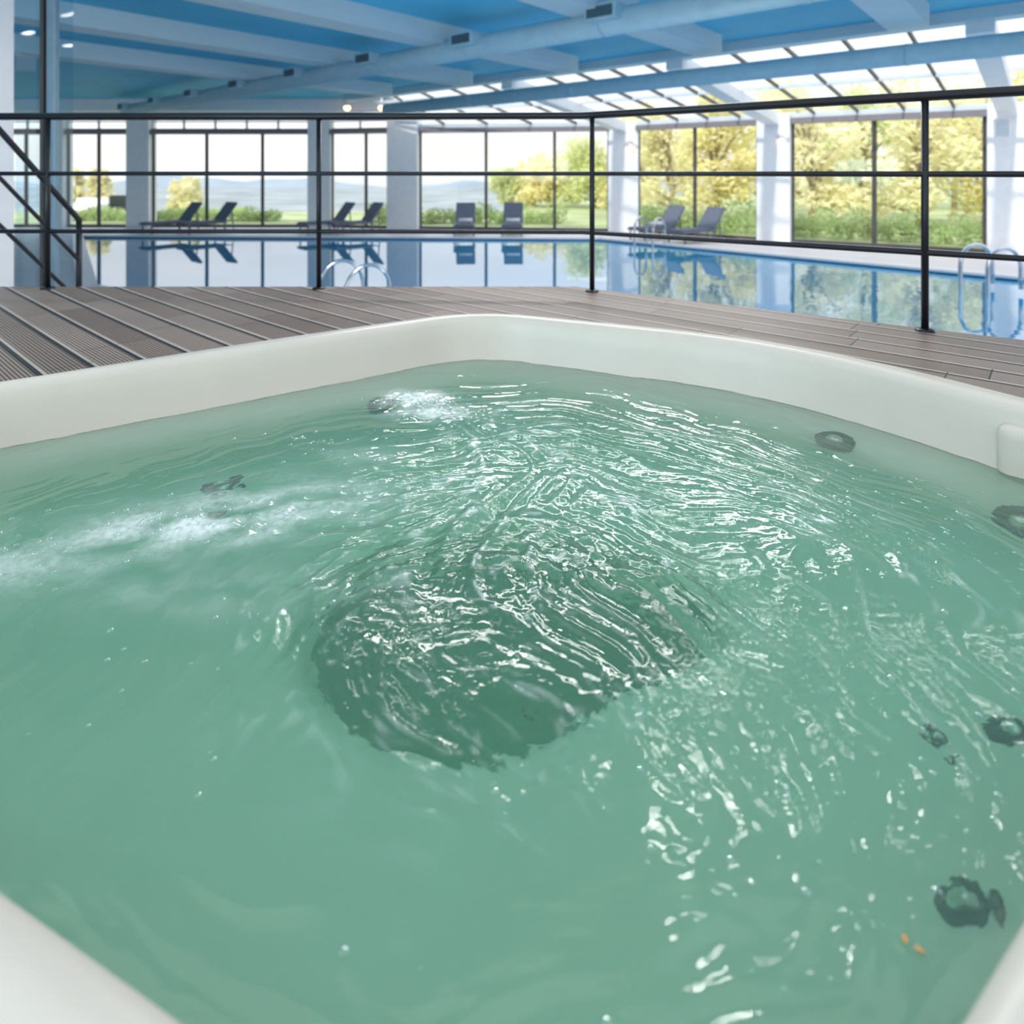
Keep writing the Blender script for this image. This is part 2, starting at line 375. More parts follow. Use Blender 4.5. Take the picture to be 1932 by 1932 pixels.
def samp(A, x, y):
    fx = np.clip((np.asarray(x)-GX[0])/.005, 0, len(GX)-1.001); fy = np.clip((np.asarray(y)-GY[0])/.005, 0, len(GY)-1.001)
    i = fx.astype(int); j = fy.astype(int); a = fx-i; b = fy-j
    return A[j, i]*(1-a)*(1-b)+A[j, i+1]*a*(1-b)+A[j+1, i]*(1-a)*b+A[j+1, i+1]*a*b
NT, NRd = 1000, 440
th = np.linspace(0, 2*PI, NT, endpoint=False); rad = RAD(th)-.02
q = np.sqrt(np.linspace(.00001, 1, NRd))*.5+np.linspace(.0, 1, NRd)*.5; q = q/q[-1]
PXX = (q[:, None]*rad[None, :]*np.cos(th)[None, :]); PYY = (q[:, None]*rad[None, :]*np.sin(th)[None, :])
H = samp(Hh, PXX, PYY+1.5); FO = samp(foam_glint, PXX, PYY+1.5); RO = samp(ROU, PXX, PYY+1.5)
V = np.stack([PXX.ravel(), PYY.ravel(), (ZW+H).ravel()], 1)
b1 = np.stack([PXX[-1], PYY[-1], np.full(NT, -1.26)], 1); V = np.vstack([V, b1])
idx = np.arange(NRd*NT).reshape(NRd, NT); nx = np.roll(idx, -1, 1)
Q = np.stack([idx[:-1].ravel(), idx[1:].ravel(), nx[1:].ravel(), nx[:-1].ravel()], 1)
base = NRd*NT; lo = np.arange(NT)+base; lon = np.roll(lo, -1)
Qs = np.stack([idx[-1], lo, lon, nx[-1]], 1)
faces = np.vstack([Q, Qs]).tolist()+[lo.tolist()[::-1], idx[0].tolist()]
me = bpy.data.meshes.new('water'); me.from_pydata(V.tolist(), [], faces); me.update()
me.polygons.foreach_set('use_smooth', [True]*(len(faces)-2-NT)+[False]*(NT+2))
for nm, arr in (('foam_glint', FO), ('rough', RO)):
    a = me.attributes.new(nm, 'FLOAT', 'POINT'); a.data.foreach_set('value', np.concatenate([arr.ravel(), np.zeros(NT)]).astype(np.float32))
me.materials.append(M['twater'])
tw = bpy.data.objects.new('water', me); COL.objects.link(tw); tw.parent = hot_tub; tw['label'] = 'churning green water with froth and painted glint streaks'
# surface bubbles
mb = MB()
def bubble(x, y, r):
    h = float(samp(Hh, np.array([x]), np.array([y]))[0])
    pr = [(r*math.cos(a), r*math.sin(a)*.7) for a in (0, .4, .8, 1.2, 1.55)]
    mb.lathe(pr, 10, (x, y-1.5, ZW-.001+h))
for (bx, by, s1, s2, n) in [(-1.08, 1.36, .13, .05, 60), (-.85, 1.5, .15, .05, 90), (-.33, 2.28, .09, .04, 90), (-.62, 1.95, .1, .04, 30), (.75, 1.55, .22, .12, 50), (.55, .95, .3, .16, 40), (-.7, 1.1, .3, .15, 26), (.1, .75, .35, .15, 24)]:
    for i in range(n):
        x = random.gauss(bx, s1); y = random.gauss(by, s2)
        v = Vector((x-TC.x, y-TC.y))
        if v.length < float(RAD(math.atan2(v.y, v.x)))-.1: bubble(x, y, random.uniform(.0025, .0085))
m = bpy.data.materials.new('bubble_film'); t = nt(m); o = t.nodes.new('ShaderNodeOutputMaterial'); mx = t.nodes.new('ShaderNodeMixShader')
a = t.nodes.new('ShaderNodeBsdfTransparent'); b = t.nodes.new('ShaderNodeBsdfGlossy'); b.inputs['Roughness'].default_value = .1; b.inputs['Color'].default_value = (.9, 1, .97, 1)
lw = t.nodes.new('ShaderNodeLayerWeight'); lw.inputs['Blend'].default_value = .45
L(t, lw.outputs['Facing'], mx.inputs[0]); L(t, a.outputs[0], mx.inputs[1]); L(t, b.outputs[0], mx.inputs[2]); L(t, mx.outputs[0], o.inputs['Surface']); M['bubble'] = m
bo = mb.build('bubbles', 'bubble', hot_tub, True); bo['kind'] = 'stuff'
# two tiny orange brown specks on the water
for (u, v, a, lb) in [(1708, 1777, .9, 'tiny orange brown speck on the water, left one'), (1735, 1800, -.6, 'tiny orange brown speck on the water, right one')]:
    y = (CH-ZW)*F/(v-HV); x = PX(u, y)
    o = MB().add([(-.0055, 0, 0), (-.002, .004, .001), (.003, .003, 0), (.006, 0, .001), (.003, -.002, 0), (-.002, -.003, .001)], [(0, 5, 4, 3, 2, 1)]).build('orange_speck', 'speck', None, False, (x, y, ZW+.003+float(samp(Hh, np.array([x]), np.array([y]))[0])))
    o.rotation_euler.z = a; tag(o, lb, 'leaf')

# ------------------------------------------------------------ raised deck
hole = [(float(TC.x+(r+.15)*math.cos(t_)), float(TC.y+(r+.15)*math.sin(t_))) for t_, r in zip(TH[::2], RR[::2])]
dk = MB().poly([[(-9, 3.86), (-9, -4), (6.5, -4), (6.5, -.42), (.50, 3.77), (.40, 3.86)], hole], 0)
tag(dk.build('floor_deck', 'deck'), kind='structure')
mb = MB()
mb.bar((-9, 3.84, -.66), (.40, 3.84, -.66), .03, 1.30)
tag(mb.build('wall_deck_front', 'fascia'), kind='structure')
tag(MB().bar((.42, 3.80, -.66), (6.5, -.45, -.66), .03, 1.30).build('wall_deck_right', 'fascia'), kind='structure')

# ------------------------------------------------------------ black railing
rl = tag(empty('railing', (.47, 3.70, 0)), 'black three-bar metal railing along the edge of the deck', 'railing')
o0 = Vector((.47, 3.70, 0)); rd = Vector((1.35, -.92, 0))
posts = [Vector((.47-1.63*i, 3.70+(.09 if i else 0), 0)) for i in range(0, 4)]+[o0+rd, o0+rd*2]
posts[3] = Vector((-4.5, 3.79, 0))
for p in posts:
    q_ = p-o0
    ps = MB().tube([q_+Vector((0, 0, .0)), q_+Vector((0, 0, 1.02))], .0150, 12).build('post', 'black', rl, True)
    MB().lathe([(0, .012), (.03, .012), (.038, .006), (.04, .0)], 18, (q_.x, q_.y, .0)).build('foot_flange', 'black', ps, True)
for z, r_ in ((1.035, .022), (.692, .013), (.345, .013)):
    z_ = Vector((0, 0, z))
    MB().tube([posts[3]-o0+z_, posts[1]-o0+z_, Vector((-.06, .035, 0))+z_, Vector((0, 0, 0))+z_, Vector((.06, -.04, 0))+z_, rd*2+z_], r_, 12).build('rail', 'black', rl, True)
st = tag(empty('stair_railing', (-3.65, 4.46, 0)), 'black sloping handrail of the stairs going down left of the deck', 'railing')
b0 = Vector((-3.65, 4.46, 0))
for k, dz in enumerate((0, -.335, -.67)):
    a0 = Vector((-3.66, 3.9, 1.02+dz))-b0; a1 = Vector((-3.62, 4.44, 1.01+dz))-b0; a2 = Vector((-3.57, 5.2, .31+dz))-b0
    MB().tube([a0, a1, a2, a2+Vector((0, 0, -.05))], .022 if k == 0 else .015, 12).build('rail', 'black', st, True)
MB().tube([Vector((-3.57, 5.2, .31))-b0, Vector((-3.57, 5.2, -.80))-b0], .022, 12).build('post', 'black', st, True)
MB().tube([Vector((-3.66, 3.9, 1.02))-b0, Vector((-3.66, 3.9, -.05))-b0], .018, 12).build('post', 'black', st, True)
sm = tag(empty('staircase', (-3.02, 3.9, ZP)), 'steps leading down from the deck to the pool floor', 'stairs')
for i in range(7):
    MB().box((0, .15+i*.27, (1.3-.18*(i+1))/2), (1.0, .27, 1.3-.18*(i+1)), bev=.006).build('step', 'stone', sm)

# ------------------------------------------------------------ pool hall floor and pool
pool = [(-13.8, 20.0), (2.7, 19.1), (9.8, 11.9), (15, 6.5), (9, 1.0), (-2.4, 7.8), (-7.4, 11.0)]
K = [Vector(p) for p in [(-20, 23.2), (PX(115, 23), 23), (PX(267, 23), 23), (PX(606, 23), 23), (PX(763, 22.3), 22.3), (PX(1178, 21.2), 21.2), (PX(1462, 18.3), 18.3), (PX(1902, 15.4), 15.4), (17.5, 11.9), (23, 8.3)]]
hall = [(k.x, k.y) for k in K]+[(23, -4), (-20, -4)]
tag(MB().poly([hall, pool], ZP).build('floor', 'stone'), kind='structure')
sp_ = tag(empty('swimming_pool', (0, 12, ZP)), 'large indoor swimming pool with still blue water reflecting the windows', 'swimming pool')
def off(lp): return [(x, y-12) for x, y in lp]
mb = MB(); pl = off(pool); n = len(pl); mb.poly([pl], -1.4)
for i in range(n):
    a = pl[i]; b = pl[(i+1) % n]; k = len(mb.v); mb.v += [(*a, 0), (*b, 0), (*b, -1.4), (*a, -1.4)]; mb.f.append((k, k+1, k+2, k+3))
mb.build('basin', 'tile', sp_)
MB().poly([pl], -.06).build('water', 'pwater', sp_)
mb = MB()
for i in range(n):
    a = Vector(pl[i]); b = Vector(pl[(i+1) % n]); mb.bar((a.x, a.y, .0), (b.x, b.y, .0), .30, .05)
M['coping'] = mat('coping', (.84, .80, .84), .4, var=.03); mb.build('coping', 'coping', sp_)

def ladder(name_label, loc, rz, sc=1.0, rt=.026):
    e = tag(empty('pool_ladder', loc, rz), name_label, 'pool ladder')
    for s in (-.27, .27):
        pts = []
        for k in range(15):
            a = PI*k/14; pts.append((-.32*math.cos(a), s, .36+.34*math.sin(a)))
        pts = [(-.32, s, 0), (-.32, s, .2)]+pts+[(.32, s, .1), (.30, s, -.5), (.30, s, -1.15)]
        MB().tube([Vector(p)*sc for p in pts], rt, 10).build('handrail', 'chrome', e, True)
    for z in (-.3, -.6, -.9): MB().bar((.30*sc, -.26*sc, z), (.30*sc, .26*sc, z), .08, .025).build('tread', 'chrome', e)
    return e
an_ = math.atan2(N.y, N.x)
ladder('chrome ladder rails just beyond the deck, near the second railing post', (PX(670, 8.4), 8.35, ZP+.02), an_, 1.12, .024)
ladder('chrome pool ladder at the far edge below the right-hand pair of loungers', (PX(1225, 17.45), 17.4, ZP+.02), an_+PI, 1.05, .032)
ladder('chrome pool ladder closest to the right end of the railing', (PX(1868, 10.9), 10.9, ZP+.02), PI+.15, 1.0, .036)

# ------------------------------------------------------------ window walls
wb = tag(empty('wall_back', (0, 0, ZP)), kind='structure'); wr = tag(empty('wall_right', (0, 0, ZP)), kind='structure')
WT = 2.22
def column(p, w, d, ang, z1, par):
    R3 = Matrix.Rotation(ang, 3, 'Z')
    return MB().box((p.x, p.y, (z1-ZP)/2), (w, d, z1-ZP), R3, bev=.02).build('column', 'white', par)
def wang(i):
    a = K[max(i-1, 0)]; b = K[min(i+1, len(K)-1)]; return math.atan2(b.y-a.y, b.x-a.x)
cw = [.5, .5, .82, .84, 1.12, 1.0, .9, .85, .85, .8]
for i in range(1, len(K)):
    column(K[i], cw[i], .55, wang(i) if i > 3 else 0, 3.3 if i < 5 else WT+.15, wb if i < 5 else wr)
M['blind'] = mat('blind_cassette', (.22, .2, .22), .6)
def window(idx, i, mull, clere):
    a = K[i]; b = K[i+1]; t = (b-a).normalized()
    a2 = a+t*cw[i]*.5; b2 = b-t*cw[i+1]*.5
    w = tag(empty('window_%d' % idx, (0, 0, 0)), kind='structure')
    P3 = lambda p, z: (p.x, p.y, z)
    MB().bar(P3(a2, ZP+.05), P3(b2, ZP+.05), .10, .10).bar(P3(a2, WT+.03), P3(b2, WT+.03), .12, .08).bar(P3(a2+t*.03, ZP), P3(a2+t*.03, WT), .08, .06).bar(P3(b2-t*.03, ZP), P3(b2-t*.03, WT), .08, .06).build('frame', 'alu', w)
    for m_ in mull:
        c = a2+(b2-a2)*m_; MB().bar(P3(c, ZP), P3(c, WT), .10, .07).build('mullion', 'alu', w)
    nrm = Vector((t.y, -t.x)); MB().bar(P3(a2+nrm*.12, WT-.06), P3(b2+nrm*.12, WT-.06), .16, .17).build('blind_cassette', 'blind', w)
    mb = MB(); mb.add([P3(a2, ZP), P3(b2, ZP), P3(b2, WT), P3(a2, WT)], [(0, 1, 2, 3)]); mb.build('pane', 'glass', w)
    if clere:
        mb = MB(); mb.bar(P3(a2, 2.55), P3(b2, 2.55), .08, .05).bar(P3(a2, 3.0), P3(b2, 3.0), .1, .3)
        k = max(2, int((b2-a2).length/1.0))
        for q_ in range(k+1):
            c = a2+(b2-a2)*q_/k; mb.bar(P3(c, WT), P3(c, 2.95), .07, .06)
        mb.build('clerestory_frame', 'wframe', w)
window(1, 0, [.3, .65], True); window(2, 1, [.5], True); window(3, 2, [.345, .70], True); window(4, 3, [.6], True)
window(5, 4, [.36, .72], False); window(6, 5, [.50], False); window(7, 6, [.46], False); window(8, 7, [.5], False); window(9, 8, [.5], False)
tag(MB().bar((-20, 23.2, .9), (-20, -4, .9), .2, 4.4).build('wall_left', 'white'), kind='structure')

# skylight roof
E0 = Vector((7.9, 9.7)); d2 = Vector((D.x, D.y)); n2 = Vector((N.x, N.y))
def inner(p): k = (p-E0).dot(n2); return p-n2*k
sky = tag(empty('ceiling_skylight', (0, 0, 0)), kind='structure')
SI = 3.27; SO = WT+.12
pts = K[4:10]
Kin = [inner(p) for p in pts]
mbp = MB()
for a, b, ai, bi in zip(pts[:-1], pts[1:], Kin[:-1], Kin[1:]):
    mbp.add([(*a, SO), (*b, SO), (*bi, SI), (*ai, SI)], [(0, 1, 2, 3)])
    for q_ in (.2, .4, .6, .8):
        p0 = a.lerp(b, q_); p1 = ai.lerp(bi, q_); MB().bar((*p0, SO), (*p1, SI), .05, .08).build('glazing_bar', 'alu', sky)
    for q_ in (.22, .48, .74):
        z = SO+(SI-SO)*q_; MB().bar((*a.lerp(ai, q_), z), (*b.lerp(bi, q_), z), .06, .10).build('purlin', 'wframe', sky)
mbp.build('pane', 'glassr', sky)
for a, ai in zip(pts, Kin):
    if (a-ai).length > 3: MB().bar((*a, SO-.16), (*ai, SI-.2), .38, .30).build('rafter', 'white', sky)
for a, b in zip(pts[:-1], pts[1:]): MB().bar((*a, SO-.02), (*b, SO-.02), .25, .14).build('eaves_beam', 'wframe', sky)

# flat ceiling, beams
e_a = E0-d2*20; e_b = inner(K[4])
ce = MB(); ce.poly([[(e_b.x, e_b.y), (K[4].x, K[4].y+.2), (K[3].x, 23.3), (-20.2, 23.3), (-20.2, -4), (23.4, -4), (e_a.x, e_a.y)]], ZC)
tag(ce.build('ceiling', 'ceil'), kind='structure')
bs = tag(empty('ceiling_beams', (0, 0, ZC)), kind='structure')
MB().bar((*e_a, -.09), (*(e_b+d2*.8), -.09), .35, .20).build('edge_beam', 'beam', bs)
for i, tt in enumerate(np.arange(-8.5, 17.6, 3.3)):
    p = E0+d2*float(tt); Lb = min(20, (p.y+4)/n2.y)
    pe = p-n2*Lb
    if pe.x < -20: Lb *= (p.x+20)/(p.x-pe.x); pe = p-n2*Lb
    p_ = p-n2*.9
    MB().bar((*p_, -.17), (*pe, -.17), .55, .34).build('beam', 'beam', bs)
MB().bar((-20, 22.6, -.2), (K[4].x, 22.6, -.2), .5, .45).build('edge_beam', 'white', bs)

# ducts
du = tag(empty('ventilation_duct', (3.7, 6.96, 2.83)), 'long round blue duct with box vents under the ceiling beams', 'duct')
dd = Vector((D.x, D.y, 0)); a0 = -dd*6; a1 = dd*22.6
MB().tube([a0, a1], .19, 28).build('pipe', 'duct', du, True)
for tt in np.arange(-5, 22, 2.7): MB().tube([dd*float(tt), dd*float(tt+.05)], .195, 28).build('collar', 'duct', du, True)
RV = Matrix((dd, Vector((N.x, N.y, 0)), Vector((0, 0, 1)))).transposed()
if RV.determinant() < 0: RV = Matrix((dd, -Vector((N.x, N.y, 0)), Vector((0, 0, 1)))).transposed()
for k in range(-1, 8):
    c = dd*(3.0+2.72*k)+Vector((-N.x, -N.y, 0))*.24+Vector((0, 0, .08))
    vb = MB().box(c, (.5, .26, .22), RV, bev=.01).build('vent_box', 'duct', du)
    g = MB().box(c+Vector((-N.x, -N.y, 0))*.13, (.42, .015, .15), RV)
    g.build('grille', 'vent', vb)
d_2 = tag(empty('ventilation_duct', (7.3, 9.0, 2.55)), 'smooth round duct beside the glazed roof, without vents', 'duct')
MB().tube([-dd*6, dd*14.6], .17, 28).build('pipe', 'duct', d_2, True)
for tt in np.arange(-5, 14, 3.2): MB().tube([dd*float(tt), dd*float(tt+.05)], .175, 28).build('collar', 'duct', d_2, True)

# ------------------------------------------------------------ left pillar and glass partition
tag(MB().box((-4.66, 5.15, 1.0), (.80, .5, 4.6), bev=.01).build('wall_left_pillar', 'white'), kind='structure')
gp = tag(empty('glass_partition', (-4.1, 5.4, ZP)), 'tall blue-tinted glass panel with steel posts beside the white pillar', 'glass partition')
MB().add([(-.15, .0, 0), (.10, .35, 0), (.10, .35, 4.55), (-.15, .0, 4.55)], [(0, 1, 2, 3)]).build('pane', 'glass2', gp)
MB().box((-.01, .13, 2.28), (.03, .05, 4.56), bev=.004).build('post', 'alu', gp)
MB().box((.06, .15, 2.28), (.075, .06, 4.56), bev=.004).build('post', 'steel', gp)

# ------------------------------------------------------------ loungers
def make_lounger():
    r = empty('sun_lounger')
    fr = MB()
    for s in (-.31, .31): fr.bar((-1.25, s, .32), (.12, s, .32), .035, .05)
    fr.bar((-1.25, -.31, .32), (-1.25, .31, .32), .04, .05).bar((.12, -.31, .32), (.12, .31, .32), .04, .05)
    fr.build('frame', 'lframe', r)
    MB().box((-.62, 0, .355), (1.24, .58, .05), bev=.015).build('seat', 'fab', r)
    a = math.radians(52); Rb = Matrix.Rotation(-a, 3, 'Y')
    MB().box(Rb @ Vector((.38, 0, 0))+Vector((.02, 0, .35)), (.80, .64, .07), Rb, bev=.02).build('backrest', 'fab', r)
    mb = MB()
    for s in (-.24, .24): mb.bar((.40, s, .05), (.34, s, .70), .03, .03)
    mb.bar((.37, -.25, .35), (.37, .25, .35), .03, .03).build('back_support', 'lframe', r)
    for x in (-1.15, .05):
        for s in (-.30, .30): MB().bar((x, s, .0), (x, s, .31), .04, .04).build('leg', 'lframe', r)
    return r
proto = make_lounger()
LG = [(345, 21.25, 55, 'grey sun lounger at far left, left one of the first pair'),
      (412, 21.25, 55, 'grey sun lounger at far left, right one of the first pair'),
      (636, 21.2, 42, 'grey sun lounger left of the wide white column, left one of its pair'),
      (690, 21.1, 42, 'grey sun lounger beside the wide white column, right one of its pair'),
      (878, 20.75, 92, 'dark sun lounger seen from its foot end, left one of the middle pair'),
      (968, 20.75, 88, 'dark sun lounger seen from its foot end, right one of the middle pair'),
      (1256, 19.1, 32, 'dark sun lounger before the autumn trees, left one of its pair'),
      (1330, 18.3, 32, 'dark sun lounger before the autumn trees, right one of its pair')]
for i, (u, y, a, lb) in enumerate(LG):
    o = proto if i == 0 else copy_tree(proto)
    o.location = (PX(u, y), y, ZP+.005); o.rotation_euler.z = math.radians(a); tag(o, lb, 'sun lounger', 'sun loungers in pairs along the windows')
for (u, y, lb) in [(878, 20.15, 'rolled white towel on the left lounger of the middle pair'), (968, 20.15, 'rolled white towel on the right lounger of the middle pair'), (1240, 18.9, 'rolled white towel on the lounger in front of the autumn trees')]:
    mb = MB(); x = PX(u, y)
    pts_ = []
    for k in range(60):
        a = k/59*4.5*PI; r_ = .018+.062*k/59; pts_.append((r_*math.cos(a), r_*math.sin(a)))
    for s in (-.22, .22):
        for (p_, q_) in pts_: mb.v.append((s, p_, q_+.08))
    for k in range(59): mb.f.append((k, k+1, 60+k+1, 60+k))
    mb.tube([(-.215, 0, .08), (.215, 0, .08)], .060, 18)
    tag(mb.build('rolled_towel', 'towel', None, True, (x, y, ZP+.385)), lb, 'towel')

# lamps, speaker
def wall_lamp(loc, lb):
    e = tag(empty('wall_lamp', loc), lb, 'lamp')
    MB().box((0, 0, 0), (.16, .10, .22), bev=.02).build('housing', 'white', e)
    MB().lathe([(0, -.17), (.06, -.16), (.09, -.13), (.07, -.10)], 14).build('glow', 'lamp', e, True)
wall_lamp((PX(1192, 20.6), 20.75, 1.62), 'small warm wall lamp on the white column left of the autumn trees')
wall_lamp((PX(1474, 17.9), 17.92, 1.72), 'small warm wall lamp on the white column between the two right-hand windows')
for u in (655, 720):
    e = tag(empty('spotlight', (PX(u, 21.6), 21.6, 3.0)), 'warm ceiling spotlight above the far windows, %s' % ('left one' if u == 655 else 'right one'), 'spotlight')
    MB().lathe([(.03, .30), (.03, .08), (.08, .05), (.10, -.04), (.095, -.04)], 14).build('can', 'white', e, True)
    MB().lathe([(0, -.20), (.08, -.17), (.12, -.10), (.095, -.04)], 14).build('glow', 'lamp', e)
e = tag(empty('loudspeaker', (PX(1893, 14.9), 14.95, 1.75)), 'small white loudspeaker high on the right-hand column', 'loudspeaker')
MB().box((0, 0, 0), (.30, .22, .46), Matrix.Rotation(-.5, 3, 'Z'), bev=.03).build('cabinet', 'white', e)
MB().box((-.055, -.105, 0), (.24, .01, .38), Matrix.Rotation(-.5, 3, 'Z')).build('grille', 'wframe', e)

# ------------------------------------------------------------ outside
tag(MB().poly([[(-70, 23.6), (K[4].x, 23.2), (K[5].x, 21.9), (K[6].x+.5, 18.9), (K[7].x+.6, 16), (24, 8.8), (70, 8), (70, 60), (2, 60), (0, 34), (-70, 34)]], ZP-.12).build('lawn', 'grass'), kind='structure')
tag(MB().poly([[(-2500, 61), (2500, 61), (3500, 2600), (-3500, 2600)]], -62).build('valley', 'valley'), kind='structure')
mb = MB(); pr = []
for k in range(121):
    x = -3400+k*57; z = -62+55*(.45+.3*math.sin(k*.21)+.22*math.sin(k*.57+1)+.08*math.sin(k*1.7))
    pr.append((x, z))
for x, z in pr: mb.v.append((x, 2500, -70))
for x, z in pr: mb.v.append((x, 2650, max(-60, z)))
n_ = len(pr)
for k in range(n_-1): mb.f.append((k, k+1, n_+k+1, n_+k))
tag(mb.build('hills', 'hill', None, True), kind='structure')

def leaves(mb, c, rx, rz, n, s):
    for _ in range(n):
        a = random.uniform(0, 2*PI); b = random.uniform(-1, 1); r = random.random()**.35; q_ = math.sqrt(1-b*b)
        p = Vector((c[0]+rx*r*q_*math.cos(a), c[1]+rx*r*q_*math.sin(a), c[2]+rz*r*b))
        u_ = Vector((random.gauss(0, 1), random.gauss(0, 1), random.gauss(0, 1))).normalized(); v_ = u_.orthogonal().normalized()
        k = s*random.uniform(.6, 1.3); i = len(mb.v)
        mb.v += [tuple(p-u_*k), tuple(p+v_*k*.5), tuple(p+u_*k), tuple(p-v_*k*.5)]; mb.f.append((i, i+1, i+2, i+3))
def tree(u, y, h, r, m_, lb, dens=.62, low=.12, grp='trees outside the windows'):
    e = tag(empty('tree', (PX(u, y), y, ZP-.1)), lb, 'tree', grp)
    tr = MB(); tr.tube([(0, 0, -.2), (.1, 0, h*.25), (-.1, .1, h*.5), (.05, 0, h*.8)], [.16, .13, .09, .04], 8)
    mb = MB()
    for k in range(14):
        a = random.uniform(0, 2*PI); q_ = random.uniform(.3, .85)*r; z = h*(low+(.88-low)*(k+random.random())/14)
        c = (q_*math.cos(a), q_*math.sin(a), z); tr.tube([(0, 0, z*.55), (c[0]*.5, c[1]*.5, z*.85), c], [.07, .05, .02], 6)
        leaves(mb, c, r*.42, r*.36, int(300*dens), .15)
    leaves(mb, (0, 0, h*.5), r*.7, h*.42, int(500*dens), .15)
    tr.build('trunk', 'bark', e, True); mb.build('foliage', m_, e)
T = [(965, 40, 2.3, 1.5, 'leafg', 'lowest green tree at the left end of the tree row, outside the middle window'),
     (1040, 39, 3.2, 1.9, 'leafy', 'low golden tree second from the left in the tree row'),
     (1120, 38, 4.3, 2.1, 'leafg', 'green tree third from the left, just left of a white column'),
     (1205, 35, 5.6, 2.3, 'leafy', 'golden tree fourth from the left, half behind a white column'),
     (1265, 30, 5.8, 1.9, 'leafo', 'pale yellow tree behind the right-hand pair of loungers'),
     (1350, 26.5, 6.0, 1.9, 'leafy', 'golden tree outside the right pane behind the last loungers'),
     (1435, 31, 6.8, 2.3, 'leafo', 'pale yellow tree half hidden by the column with the wall lamp'),
     (1530, 24, 5.8, 1.9, 'leafo', 'pale yellow tree at the left side of the rightmost large window'),
     (1632, 27.5, 6.4, 2.1, 'leafg', 'green tree in the middle of the rightmost large window'),
     (1735, 23, 5.8, 1.9, 'leafo', 'pale yellow tree behind the railing post at the right'),
     (1860, 25, 6.4, 2.2, 'leafy', 'golden tree beside the column with the loudspeaker'),
     (2010, 22, 7, 2.2, 'leafg', 'green tree partly visible past the column at the far right'),
     (1560, 38, 7.6, 3.3, 'leafo', 'tall pale tree furthest back, left one, seen through the glazed roof'),
     (1800, 36, 8, 3.4, 'leafg', 'tall green tree furthest back, right one, seen through the glazed roof')]
for (u, y, h, r_, m_, lb) in T: tree(u, y, h, r_, m_, lb)
tree(345, 32, 1.9, .95, 'leafo', 'low yellow bush-like tree outside the far left lounger bay', .4)
for u, w_ in ((146, 'left'), (172, 'middle'), (200, 'right')): tree(u, 33, 2.5, .33, 'leafo', 'slim thinly leaved young tree on the lawn at far left, %s one of three' % w_, .10)
def hedge(u, y, w, h, lb):
    mb = MB()
    for k in range(int(w/.5)):
        hh = h*random.uniform(.6, 1.4); leaves(mb, (-w/2+k*.5+.25, random.uniform(-.2, .2), hh*.5), .5, hh*.55, 220, .08)
    a = math.atan2(-.7, 1) if u > 1150 else 0
    e = tag(empty('hedge', (PX(u, y), y, ZP-.12), a), lb, 'hedge')
    mb.build('foliage', 'hedge', e); tr = MB()
    tr.tube([(-w/2+.3, 0, .25), (w/2-.3, 0, .25)], .03, 6)
    for k in range(int(w)): tr.tube([(-w/2+k+.5, 0, 0), (-w/2+k+.5, .05, h*.6)], .03, 6)
    tr.build('stem', 'bark', e)
hedge(330, 27.5, 9, .55, 'low clipped hedge outside the far left windows')
hedge(880, 26, 8, .75, 'low green hedge outside the middle window')
hedge(1310, 22.7, 5.4, .85, 'green hedge outside the window left of the last but one column')
hedge(1690, 19.2, 6.5, .85, 'green hedge outside the rightmost large window')
g = tag(empty('garden_chair', (PX(222, 30), 30, ZP-.12), .5), 'dark garden armchair on the lawn at far left', 'chair')
MB().box((0, 0, .40), (.7, .65, .12), bev=.03).build('seat', 'wicker', g); MB().box((0, .3, .72), (.7, .08, .6), bev=.03).build('backrest', 'wicker', g)
for s in (-.33, .33):
    MB().box((s, 0, .62), (.06, .6, .05), bev=.01).build('armrest', 'wicker', g)
    for yy in (-.28, .28): MB().bar((s, yy, 0), (s, yy, .6), .05, .05).build('leg', 'wicker', g)
g = tag(empty('garden_sofa', (PX(168, 31), 31, ZP-.12), .1), 'white garden sofa on the lawn at far left', 'sofa')
MB().box((0, 0, .25), (1.5, .7, .35), bev=.05).build('seat', 'towel', g); MB().box((0, .32, .6), (1.5, .14, .5), bev=.05).build('backrest', 'towel', g)
for s in (-.72, .72): MB().box((s, 0, .45), (.14, .7, .3), bev=.04).build('armrest', 'towel', g)

# ------------------------------------------------------------ world, lights, camera
w = bpy.data.worlds.new('World'); S.world = w; w.use_nodes = True; t = w.node_tree; t.nodes.clear()
o = t.nodes.new('ShaderNodeOutputWorld'); bg = t.nodes.new('ShaderNodeBackground'); tc = t.nodes.new('ShaderNodeTexCoord')
sp = t.nodes.new('ShaderNodeSeparateXYZ'); L(t, tc.outputs['Generated'], sp.inputs[0])
r = t.nodes.new('ShaderNodeValToRGB'); el = r.color_ramp.elements
el[0].position = 0; el[0].color = (.46, .48, .50, 1); el[1].position = .6; el[1].color = (.64, .70, .76, 1)
e_ = el.new(.03); e_.color = (.53, .50, .45, 1); e_ = el.new(.09); e_.color = (.47, .505, .54, 1); e_ = el.new(.22); e_.color = (.64, .70, .76, 1)
L(t, sp.outputs['Z'], r.inputs['Fac'])
n = t.nodes.new('ShaderNodeTexNoise'); n.inputs['Scale'].default_value = 3; n.inputs['Detail'].default_value = 5
mp = t.nodes.new('ShaderNodeMapping'); mp.inputs['Scale'].default_value = (1, 1, 5); L(t, tc.outputs['Generated'], mp.inputs[0]); L(t, mp.outputs[0], n.inputs['Vector'])
mx = t.nodes.new('ShaderNodeMix'); mx.data_type = 'RGBA'; mx.inputs[7].default_value = (.66, .66, .66, 1)
mr = t.nodes.new('ShaderNodeMapRange'); mr.inputs['From Min'].default_value = .4; mr.inputs['From Max'].default_value = .75; mr.inputs['To Max'].default_value = .8; L(t, n.outputs['Fac'], mr.inputs['Value'])
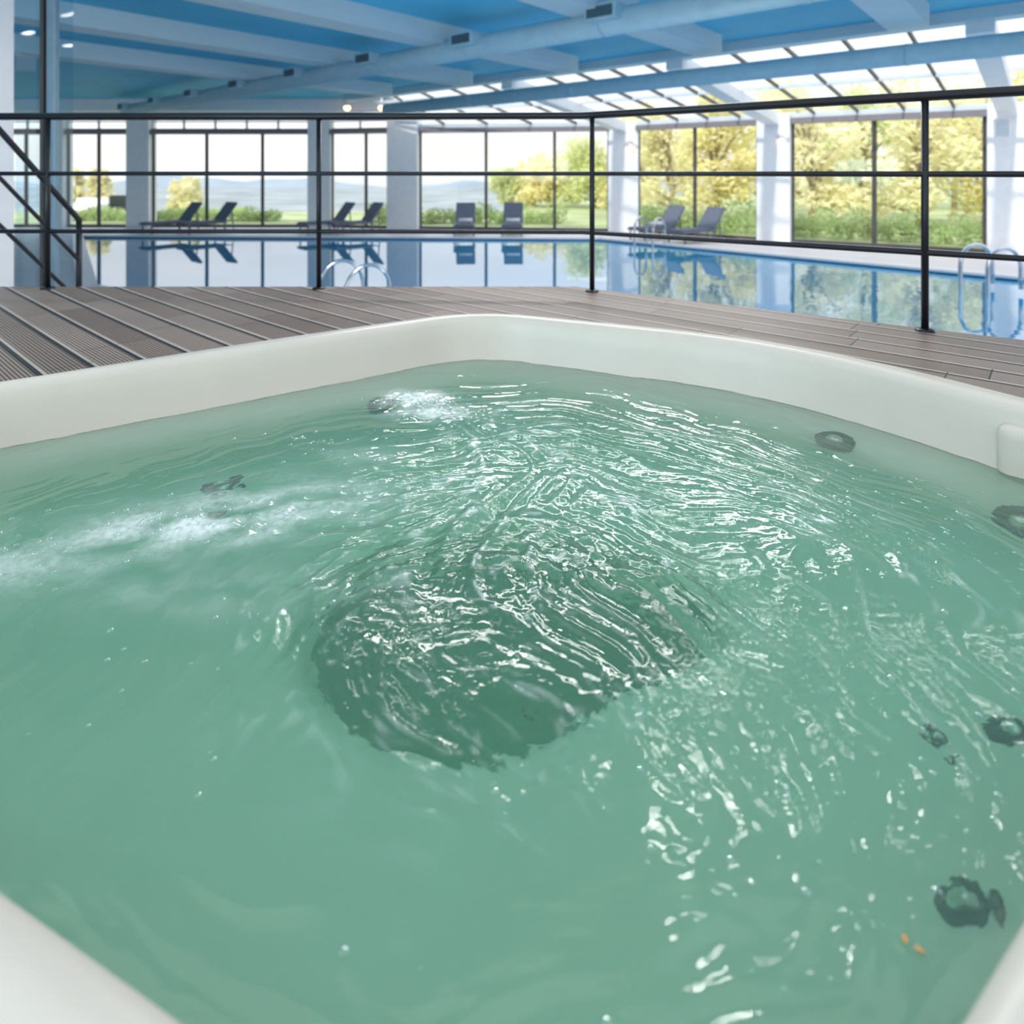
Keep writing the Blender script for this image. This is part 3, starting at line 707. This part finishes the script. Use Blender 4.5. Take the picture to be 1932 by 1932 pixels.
L(t, mr.outputs[0], mx.inputs[0]); L(t, r.outputs['Color'], mx.inputs[6]); L(t, mx.outputs[2], bg.inputs['Color']); bg.inputs['Strength'].default_value = 2.2
L(t, bg.outputs[0], o.inputs['Surface'])
def area(loc, tgt, sx, sy, pw, col=(1, 1, 1), rz=None):
    l = bpy.data.lights.new('lamp', 'AREA'); l.shape = 'RECTANGLE'; l.size = sx; l.size_y = sy; l.energy = pw; l.color = col
    ob = bpy.data.objects.new('unseen_area_lamp', l); COL.objects.link(ob); ob.location = loc
    ob.rotation_euler = (Vector(tgt)-Vector(loc)).to_track_quat('-Z', 'Y').to_euler() if rz is None else (0, 0, rz); return ob
area((0, -.6, 2.88), (0, -.6, 0), 11, 7, 210, (1, .95, .88))  # broad soft fill added overhead, out of view
area((.8, 6.3, 2.75), None, 4, .6, 230, (1, .98, .95), 0)  # unseen lamp added to brighten the pool and the ripples
area((-5, -2.5, .8), (-4, 12, 3.3), 4, 1.4, 160, (.50, .85, 1))  # cool uplight added behind the camera to lift the ceiling
# unseen narrow lamps added for ripple sparkle; the short pair follows observed glints
for (x, y, ln, pw) in [(.95, 3.75, .30, 4), (1.9, 4.0, .30, 3), (-.9, 5.0, 1.2, 6), (1.3, 5.0, 1.2, 10), (3.6, 5.0, 1.2, 7)]:
    area((x, y, 2.86), None, ln, .08, pw, (1, .98, .95), ANG)
su = bpy.data.lights.new('sun', 'SUN'); su.energy = 2.9; su.angle = .04; su.color = (1, .95, .83)
so = bpy.data.objects.new('sun', su); COL.objects.link(so); so.rotation_euler = Vector((.45, .55, -.6)).to_track_quat('-Z', 'Y').to_euler()
cd = bpy.data.cameras.new('camera'); cam = bpy.data.objects.new('camera', cd); COL.objects.link(cam)
cam.location = (0, 0, CH); cam.rotation_euler = (PI/2, 0, 0); cd.sensor_width = 36; cd.lens = F/1932*36
cd.shift_y = -(966-HV)/1932; cd.clip_end = 6000; cd.clip_start = .02
cd.dof.use_dof = True; cd.dof.focus_distance = 1.7; cd.dof.aperture_fstop = 2.4
S.camera = cam
S.view_settings.view_transform = 'Standard'; S.view_settings.look = 'None'; S.view_settings.exposure = 0
